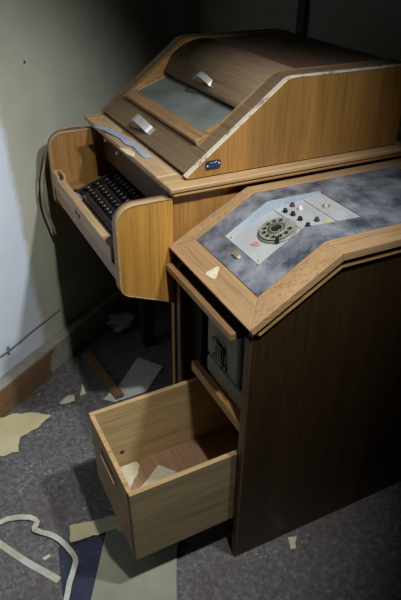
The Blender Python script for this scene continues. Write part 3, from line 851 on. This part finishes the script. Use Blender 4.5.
# batten
bt_ = box(-.017, .017, -.15, .15, 0, .018, .002)
ang = math.atan2(.026, .265)
o = thing('wooden_batten', xform(bt_, Matrix.Translation((-.083, .898, .0022)) @ Matrix.Rotation(ang, 4, 'Z')), M['stick'], (-.083, .898, .0022), 'brown wooden batten lying on the floor under the keyboard tray', 'batten')
polysheet('blue_sheet', [(-.434, .245), (-.41, .243), (-.37, .248), (-.299, .233), (-.405, .03), (-.43, -.03), (-.515, .0), (-.467, .08)], wob(.0012, 24, 18, 2), M['bluepaper'], 'dark blue sheet on the floor under the curled paper tape', 'paper', 3)
polysheet('torn_paper', [(-.388, .296), (-.35, .292), (-.302, .280), (-.217, .258), (-.233, .20), (-.297, .232), (-.401, .240)],
          lambda x, y: .004 + .0025 * (1 + math.sin(x * 40 + y * 20)), M['yellowed'], 'narrow yellowed torn strip of paper above the dark blue sheet by the drawer', 'paper', 2, jag=.003)
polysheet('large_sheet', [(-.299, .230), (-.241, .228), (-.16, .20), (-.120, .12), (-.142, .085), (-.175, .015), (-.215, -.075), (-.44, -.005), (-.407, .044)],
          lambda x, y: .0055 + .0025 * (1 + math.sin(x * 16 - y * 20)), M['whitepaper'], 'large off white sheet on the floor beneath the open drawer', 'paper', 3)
polysheet('paper_scrap', [(.163, -.012), (.187, -.022), (.172, -.037), (.166, -.052), (.148, -.050), (.158, -.03)], wob(.002, 80, 60, 0), M['cream'], 'small pale scrap on the dark floor beside the console side', 'paper scrap', 2, jag=.002)

def ribbon(pts, w, name, m, label, tilt=None, n=6):
    P = smooth_pts(pts, n); b = bmesh.new(); rows = []
    for i, p in enumerate(P):
        t = P[min(i + 1, len(P) - 1)] - P[max(i - 1, 0)]; t.z = 0; t.normalize(); q = V((-t.y, t.x, 0))
        f = i / (len(P) - 1); tl = tilt(f) if tilt else 0.0
        a = q * math.cos(tl) * w / 2 + V((0, 0, math.sin(tl) * w / 2))
        zz = V((0, 0, abs(math.sin(tl)) * w / 2)); up = V((0, 0, .0006))
        rows.append([b.verts.new(p + a + zz), b.verts.new(p - a + zz), b.verts.new(p - a + zz + up), b.verts.new(p + a + zz + up)])
    for i in range(len(rows) - 1):
        for k in range(4): b.faces.new((rows[i][k], rows[i][(k + 1) % 4], rows[i + 1][(k + 1) % 4], rows[i + 1][k]))
    b.faces.new(rows[0][::-1]); b.faces.new(rows[-1])
    c = P[len(P) // 2]
    return thing(name, b, m, (c.x, c.y, 0), label, 'paper tape', 'paper tapes on the floor')
ribbon([(-.64, .43, .0012), (-.587, .340, .0014), (-.555, .287, .002), (-.519, .230, .0014), (-.49, .190, .002), (-.460, .147, .0012)], .019, 'paper_tape', M['tape'], 'straight flat strip of pale paper tape on the floor at the bottom left')
ribbon([(-.60, .393, .0014), (-.544, .397, .006), (-.485, .373, .008), (-.468, .352, .004), (-.482, .328, .010), (-.478, .316, .012), (-.452, .296, .008), (-.426, .261, .008), (-.406, .205, .010), (-.406, .170, .012), (-.437, .122, .010), (-.461, .076, .008), (-.50, .02, .006)], .0145, 'paper_tape', M['tape_white'],
       'kinked curling white paper tape winding over the blue sheet edge', lambda f: .45 * math.sin(f * 14) + (.9 if .34 < f < .44 else 0), n=2)
polysheet('paper_scrap', [(-.484, .232), (-.463, .236), (-.460, .228), (-.480, .222)], wob(.0005, 9, 9, 0), M['cream'], 'tiny pale strip between the two paper tapes', 'paper scrap', 1)

# crumpled lump for a faint, unclear pale shape by the skirting behind the cabinet
b = bmesh.new(); bmesh.ops.create_icosphere(b, subdivisions=3, radius=.05)
for v in b.verts:
    d = 1 + .28 * math.sin(v.co.x * 90 + v.co.y * 60) * math.sin(v.co.z * 80 + v.co.y * 70) + random.uniform(-.06, .06)
    v.co = V((v.co.x * d * 1.2, v.co.y * d, max(v.co.z * d * .7, -.030)))
thing('crumpled_paper', xform(b, Matrix.Translation((.095, 1.17, .031))), M['base_paint'], (.095, 1.17, 0), 'crumpled grey paper in the dark behind the cabinet leg by the skirting', 'paper')

# plaster crumbs on the floor
crumbs = [(-.36, .60), (-.33, .66), (-.40, .52), (-.29, .73), (-.245, .79), (-.23, .85), (-.30, .80), (-.45, .57), (-.43, .44), (-.36, .47), (-.52, .47), (-.33, .90), (-.38, .70), (.22, -.03), (.06, -.03)]
for i, (x, y) in enumerate(crumbs):
    b = bmesh.new(); bmesh.ops.create_icosphere(b, subdivisions=1, radius=random.choice((.0012, .0016, .0018, .0022, .0034)))
    for v in b.verts: v.co = V((v.co.x * random.uniform(.7, 1.4), v.co.y * random.uniform(.7, 1.4), v.co.z * .6))
    zm = min(v.co.z for v in b.verts)
    thing('plaster_crumb', xform(b, Matrix.Translation((x, y, -zm))), M['plaster_chip'], (x, y, 0), 'tiny pale plaster crumb lying on the bare floor', 'crumb', 'plaster crumbs on the floor')

# ------------------------------------------------------------------ light
def spot(name, loc, aim, power, size, blend, rad, col):
    l = bpy.data.lights.new(name, 'SPOT'); l.energy = power; l.spot_size = math.radians(size); l.spot_blend = blend
    l.shadow_soft_size = rad; l.color = col
    o = bpy.data.objects.new(name, l); COL.objects.link(o); o.location = loc
    o.rotation_euler = (V(aim) - V(loc)).to_track_quat('-Z', 'Y').to_euler(); return o
spot('torch_light', (-.13, -.58, 2.2), (-.48, .86, -.02), 88, 65, 1.0, .03, (1.0, .975, .91))
spot('second_torch_light', (.36, -.54, 2.2), (-.46, .88, .10), 108, 67, 1.0, .05, (.97, .985, 1.0))
for k_ in ('soot_wood', 'inner_dark', 'soot', 'steel', 'redbrown'):
    for n_ in M[k_].node_tree.nodes:
        if n_.type == 'BSDF_PRINCIPLED': n_.inputs['Specular IOR Level'].default_value = .12
w = bpy.data.worlds.new('dark_room'); sc.world = w; w.use_nodes = True
bg = w.node_tree.nodes['Background']; bg.inputs[0].default_value = (.75, .85, 1, 1); bg.inputs[1].default_value = .005

# ------------------------------------------------------------------ camera
cam = bpy.data.cameras.new('camera'); co = bpy.data.objects.new('camera', cam); COL.objects.link(co)
Rm = Matrix(((0.89465613, 0.23333297, -0.3809805), (-0.44659518, 0.48993564, -0.74867604), (0.01196512, 0.83995166, 0.5425293)))
co.matrix_world = Matrix.Translation((-0.55360538, -0.84752951, 1.5)) @ Rm.to_4x4()
cam.sensor_fit = 'VERTICAL'; cam.sensor_height = 36.0; cam.lens = 36.0 * 595.96 / 600
cam.clip_start = .02
sc.camera = co
sc.view_settings.view_transform = 'Standard'; sc.view_settings.look = 'None'
sc.view_settings.gamma = 1; sc.view_settings.exposure = 0
